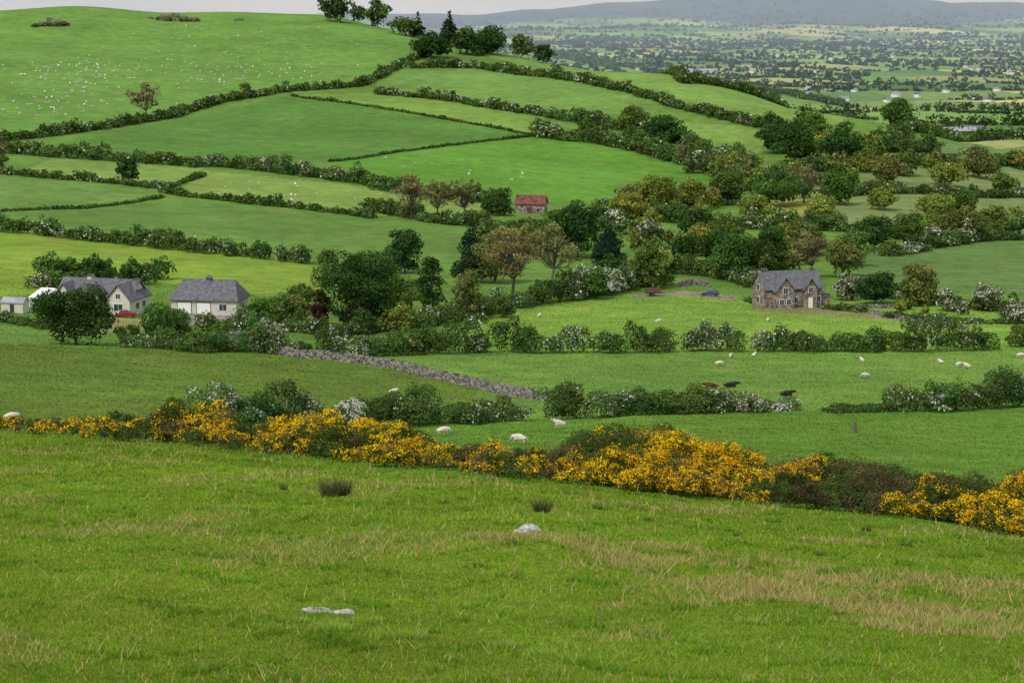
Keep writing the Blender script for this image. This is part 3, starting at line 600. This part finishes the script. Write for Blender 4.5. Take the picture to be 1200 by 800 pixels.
for i in range(110):
    y=2300*(9000/2300)**rng.random(); x=rng.uniform(.0,.31)*y; z=float(height(x,y)); L=rng.uniform(7,13); w=7; h=rng.uniform(3,5); a=rng.random()*3.1
    R=np.array([[math.cos(a),-math.sin(a)],[math.sin(a),math.cos(a)]])
    wv=np.array([(-L/2,-w/2,0),(L/2,-w/2,0),(L/2,w/2,0),(-L/2,w/2,0),(-L/2,-w/2,h),(L/2,-w/2,h),(L/2,w/2,h),(-L/2,w/2,h)])
    rv=np.array([(-L/2-.4,-w/2-.4,h-.1),(L/2+.4,-w/2-.4,h-.1),(L/2+.4,0,h*1.6),(-L/2-.4,0,h*1.6),(L/2+.4,w/2+.4,h-.1),(-L/2-.4,w/2+.4,h-.1)])
    al=np.concatenate([wv,rv]); al[:,:2]=al[:,:2]@R.T; al+= [x,y,z]
    Vs.append(al); Qs.append(np.array([[0,1,5,4],[1,2,6,5],[2,3,7,6],[3,0,4,7],[8,9,10,11],[11,10,12,13]])+nv); nv+=14
    Cs.append(np.concatenate([np.tile((.7,.69,.65),(8,1)),np.tile(np.array([.16,.16,.18])*rng.uniform(.8,1.8),(6,1))]))
quadmesh('distant_houses',np.concatenate(Vs),np.concatenate(Qs),[M_attr],col=np.concatenate(Cs))
# ---------------------------------------------------------------- cars
def car(u,v,rz,col):
    b=sight(u,v); E=empty('parked_car',(b[0],b[1],b[2]),rz); mp=plain('car_paint',col,.3,.05,1,spec=.5)
    prof=[(-2.1,.35),(-2.15,.75),(-1.95,.95),(-1.1,1.0),(1.2,.98),(2.0,.85),(2.15,.6),(2.1,.35)]
    def ext(name,P,w0,w1,mat):
        n=len(P); V=[(x,-w,z) for (x,z),w in zip(P,[w0 if z<.97 else w1 for x,z in P])]+[(x,w,z) for (x,z),w in zip(P,[w0 if z<.97 else w1 for x,z in P])]
        Fc=[tuple(range(n)),tuple(range(2*n-1,n-1,-1))]+[(i,(i+1)%n+0,(i+1)%n+n,i+n)[::-1] for i in range(n)]
        o=obj(name,V,Fc,mat,E); bv_=o.modifiers.new('b','BEVEL'); bv_.width=.06; bv_.segments=2
    ext('body',prof,.85,.83,mp)
    ext('cabin_glass',[(-1.75,.96),(-1.3,1.42),(.3,1.42),(1.1,.96)],.8,.62,M_glass)
    ext('cabin_roof',[(-1.32,1.40),(-1.25,1.47),(.25,1.47),(.34,1.40)],.66,.64,mp)
    for x in(-1.35,1.3):
        for y in(-.82,.82):
            bpy.ops.mesh.primitive_cylinder_add(radius=.33,depth=.22,vertices=20,location=(x,y,.33),rotation=(math.pi/2,0,0)); o=bpy.context.object; o.name='wheel'; o.data.materials.append(M_dark); o.parent=E
    for y in(-.6,.6): box('headlamp',2.08,2.17,y-.15,y+.15,.6,.75,M_white,E)
car(148,372,math.radians(15),(.25,.01,.015)); car(832,347,math.radians(170),(.03,.045,.09))
b=sight(765,347); E=empty('farm_trailer',tuple(b),math.radians(10)); box('bed',-1.7,1.7,-.9,.9,.75,.95,M_dark,E)
M_wood=plain('weathered_wood',(.12,.07,.045),.9,.3,3)
for k,(a0,a1,c0,c1) in enumerate([(-1.7,1.7,-.95,-.9),(-1.7,1.7,.9,.95),(-1.75,-1.7,-.9,.9),(1.7,1.75,-.9,.9)]): box('side_board',a0,a1,c0,c1,.96,1.9,M_wood,E)
box('drawbar',1.76,3.,-.08,.08,.6,.72,M_dark,E)
for y in(-1.1,1.1):
    bpy.ops.mesh.primitive_cylinder_add(radius=.45,depth=.25,vertices=20,location=(-.2,y,.45),rotation=(math.pi/2,0,0)); o=bpy.context.object; o.name='wheel'; o.data.materials.append(M_dark); o.parent=E
def post(u,v,h,r,name='gate_post'):
    b=sight(u,v); a=Fol(); b=b+np.array([0,0,-.2]); c=(.12,.11,.08); a.tube(b,b+[0,0,.2+h*.5],r*1.2,r,c,9); a.tube(b+[0,0,.2+h*.5],b+[.05,0,.2+h],r,r*.75,c,9); a.tube(b+[.05,0,.2+h],b+[.05,0,.25+h],r*.75,.01,c,9); a.build(name)
post(1001,507,1.1,.2,'weathered_post')
# ---------------------------------------------------------------- animals
def skin(verts,edges,rad,sub=1):
    me=bpy.data.meshes.new('sk'); me.from_pydata(verts,edges,[]); ob=link(bpy.data.objects.new('sk',me))
    md=ob.modifiers.new('s','SKIN'); md.use_smooth_shade=True
    for i,r in enumerate(rad):
        me.skin_vertices[0].data[i].radius=(r,r)
        me.skin_vertices[0].data[i].use_root=(i==0)
    s=ob.modifiers.new('ss','SUBSURF'); s.levels=sub; s.render_levels=sub
    dg=bpy.context.evaluated_depsgraph_get(); dg.update(); m=bpy.data.meshes.new_from_object(ob.evaluated_get(dg)); bpy.data.objects.remove(ob); return m
def beast(pose,sub,cow=False):
    lie=pose=='lie'; dz=-.30 if lie else 0
    V=[(-.42,0,.60+dz),(-.08,0,.57+dz),(.26,0,.60+dz)]; R=[.20,.27,.24]; E=[(0,1),(1,2)]
    if pose=='graze': hd=[(.46,0,.55),(.62,0,.34),(.70,0,.16),(.76,0,.06)]
    elif cow: hd=[(.46,0,.68+dz),(.60,0,.74+dz),(.72,0,.70+dz),(.84,0,.60+dz)]
    else: hd=[(.46,0,.74+dz),(.58,0,.86+dz),(.70,0,.82+dz),(.80,0,.74+dz)]
    for h,r in zip(hd,(.15,.095,.085,.05)): V.append(h);R.append(r)
    E+=[(2,3),(3,4),(4,5),(5,6)]
    for s in(-1,1):
        k=len(V)
        if not lie: V+=[(-.44,s*.13,.46),(-.37,s*.14,.36),(-.52,s*.14,.22),(-.48,s*.14,.02),(.26,s*.12,.42),(.28,s*.12,.24),(.27,s*.12,.02)]
        else: V+=[(-.40,s*.2,.22),(-.15,s*.27,.12),(-.42,s*.28,.06),(-.2,s*.28,.04),(.26,s*.16,.2),(.42,s*.17,.07),(.2,s*.18,.04)]
        R+=[.11,.075,.042,.036,.09,.045,.036]; E+=[(0,k),(k,k+1),(k+1,k+2),(k+2,k+3),(2,k+4),(k+4,k+5),(k+5,k+6)]
        k=len(V); h=V[4]; V.append((h[0]-.02,s*.15,h[2]+.02)); R.append(.03); E.append((4,k))
    k=len(V); V.append((-.62,0,.50+dz)); R.append(.04); E.append((0,k)); V.append((-.64,0,(.32 if not cow else .2) if not lie else .15)); R.append(.03); E.append((k,k+1))
    if cow: R=[r*(.88 if i<3 else .9) for i,r in enumerate(R)]
    return skin(V,E,R,sub)
M_wool=plain('wool',(.52,.48,.40),.95,.2,8); M_fleece=plain('fleece',(.66,.64,.58),.95,.1,3); M_face=plain('sheep_face',(.30,.27,.23),.9,.1,8)
M_black=plain('black_hide',(.018,.015,.014),.6,.2,3); M_brown=plain('brown_hide',(.06,.025,.015),.7,.2,3)
SM={}
for ps in('stand','graze','lie'):
    m=beast(ps,2); m.materials.clear(); m.materials.append(M_wool); m.materials.append(M_face); SM[ps]=m
    for pl in m.polygons:
        c=pl.center
        if (c.z<.26 and ps!='lie') or c.x>.56: pl.material_index=1
CM={}
for ps in('graze','lie'):
    for nm,mt in(('black',M_black),('brown',M_brown)):
        m=beast(ps,2,True); m.materials.clear(); m.materials.append(mt); CM[ps+nm]=m
def put(name,me,u,v,rz,s):
    b=sight(u,v); o=link(bpy.data.objects.new(name,me)); o.location=b; o.rotation_euler=(0,0,rz); o.scale=(s,s,s); return o
S=[(520,510,'graze',.3,1.1),(608,520,'graze',2.8,1.15),(655,502,'stand',3.3,1.1),(461,460,'lie',0,1.0),(843,429,'graze',.2,1.15),(884,417,'lie',1,1),(1010,425,'stand',2,1.),(1014,443,'graze',3.4,1.1),
(1124,430,'graze',.5,1.1),(1133,432,'stand',2.5,1.1),(771,377,'lie',0,1.1),(632,372,'stand',1,1),(840,464,'graze',1.6,1.),(807,466,'lie',.4,1),(1102,425,'lie',2,1),(1196,419,'graze',0,1.1),(856,419,'stand',1.2,.8),(14,494,'graze',.4,1.1),(985,402,'lie',1,1),(1088,402,'graze',1,1),(900,377,'graze',1,1)]
for u,v,ps,rz,s in S: put('sheep',SM[ps],u,v,rz,s)
put('cow',CM['liebrown'],833,455,math.pi,1.6); put('cow',CM['lieblack'],856,454,.1,1.6); put('cow',CM['lieblack'],922,464,.2,1.5); put('cow',CM['liebrown'],350,238,.4,1.4)
base=beast('graze',0); nv=len(base.vertices); co=np.zeros(nv*3); base.vertices.foreach_get('co',co); co=co.reshape(-1,3)
fq=[list(p.vertices) for p in base.polygons]; fq=np.array([q for q in fq if len(q)==4])
Vs=[];Qs=[];k=0; spots=[]
for i in range(320):
    r=rng.random()
    if r<.35: u,v=rng.normal(95,48),rng.normal(87,9)
    elif r<.6: u,v=rng.uniform(120,420),rng.normal(60,22)
    elif r<.8: u,v=rng.normal(60,45),rng.normal(118,14)
    else: u,v=rng.normal(290,50),rng.normal(88,8)
    if u<-30 or u>440 or v<28 or v>150-u*.12: continue
    spots.append((u,v))
nh=len(spots)
for i in range(26): spots.append((rng.uniform(250,450),rng.uniform(203,236)))
for i in range(12): spots.append((rng.uniform(450,620),rng.uniform(183,225)))
for q,(u,v) in enumerate(spots):
    b=sight(u,v); a=rng.random()*6.28; R=np.array([[math.cos(a),-math.sin(a),0],[math.sin(a),math.cos(a),0],[0,0,1]]); Vs.append((co*(1.4 if q<nh else 1.1)*rng.uniform(.7,1.1))@R.T+b); Qs.append(fq+k); k+=nv
quadmesh('sheep_flock',np.concatenate(Vs),np.concatenate(Qs),[M_fleece])
# ---------------------------------------------------------------- haze lying in the valley
m=bpy.data.materials.new('valley_haze'); m.use_nodes=True; nt=m.node_tree; nt.nodes.remove(nt.nodes['Principled BSDF'])
vs=nt.nodes.new('ShaderNodeVolumeScatter'); vs.inputs['Color'].default_value=(.60,.78,1,1); vs.inputs['Density'].default_value=8.5e-5; vs.inputs['Anisotropy'].default_value=0
nt.links.new(vs.outputs[0],nt.nodes['Material Output'].inputs['Volume'])
me=bpy.data.meshes.new('haze'); me.from_pydata(boxv(-9000,9000,1700,13000,-140,200),[],BF); me.materials.append(m); link(bpy.data.objects.new('haze',me))
# ---------------------------------------------------------------- light, sky, camera
EL,AZ=math.radians(52),math.radians(215)
w=bpy.data.worlds.new('World'); scene.world=w; w.use_nodes=True; nt=w.node_tree; bg=nt.nodes['Background']
sk=nt.nodes.new('ShaderNodeTexSky'); sk.sky_type='NISHITA'; sk.sun_disc=False; sk.sun_elevation=EL; sk.sun_rotation=AZ; sk.dust_density=5; sk.air_density=1.
hs=nt.nodes.new('ShaderNodeHueSaturation'); hs.inputs['Saturation'].default_value=.4
nt.links.new(sk.outputs[0],hs.inputs['Color'])
# overcast cloud layer mixed over the clear sky
tc=nt.nodes.new('ShaderNodeTexCoord'); mp=nt.nodes.new('ShaderNodeMapping'); mp.inputs['Scale'].default_value=(1.2,1.2,5); nt.links.new(tc.outputs['Generated'],mp.inputs['Vector'])
cn_=nt.nodes.new('ShaderNodeTexNoise'); cn_.inputs['Scale'].default_value=3; cn_.inputs['Detail'].default_value=6; nt.links.new(mp.outputs[0],cn_.inputs['Vector'])
cr=nt.nodes.new('ShaderNodeValToRGB'); cr.color_ramp.elements[0].position=.3; cr.color_ramp.elements[0].color=(.66,.69,.74,1); cr.color_ramp.elements[1].position=.7; cr.color_ramp.elements[1].color=(.98,.98,1,1); nt.links.new(cn_.outputs['Fac'],cr.inputs[0])
cm=nt.nodes.new('ShaderNodeVectorMath'); cm.operation='SCALE'; cm.inputs['Scale'].default_value=6.9; nt.links.new(cr.outputs[0],cm.inputs[0])
mx=nt.nodes.new('ShaderNodeMix'); mx.data_type='RGBA'; mx.inputs[0].default_value=.75; nt.links.new(hs.outputs[0],mx.inputs[6]); nt.links.new(cm.outputs[0],mx.inputs[7])
nt.links.new(mx.outputs[2],bg.inputs['Color']); bg.inputs['Strength'].default_value=.15
sd=bpy.data.lights.new('sun','SUN'); sd.energy=2.7; sd.angle=math.radians(11); sd.color=(1,.95,.86); so=link(bpy.data.objects.new('sun',sd))
dirv=Vector((math.sin(AZ)*math.cos(EL),math.cos(AZ)*math.cos(EL),math.sin(EL)))
so.rotation_euler=dirv.to_track_quat('Z','Y').to_euler(); so.location=(0,0,60)
cam=bpy.data.cameras.new('camera'); co_=link(bpy.data.objects.new('camera',cam)); cam.sensor_width=36; cam.lens=36*F/1200; cam.clip_start=.5; cam.clip_end=60000
co_.location=(0,0,0); co_.rotation_euler=(math.pi/2-PITCH,0,0); scene.camera=co_
scene.view_settings.view_transform='Standard'; scene.view_settings.look='None'; scene.view_settings.exposure=0
print('ok')
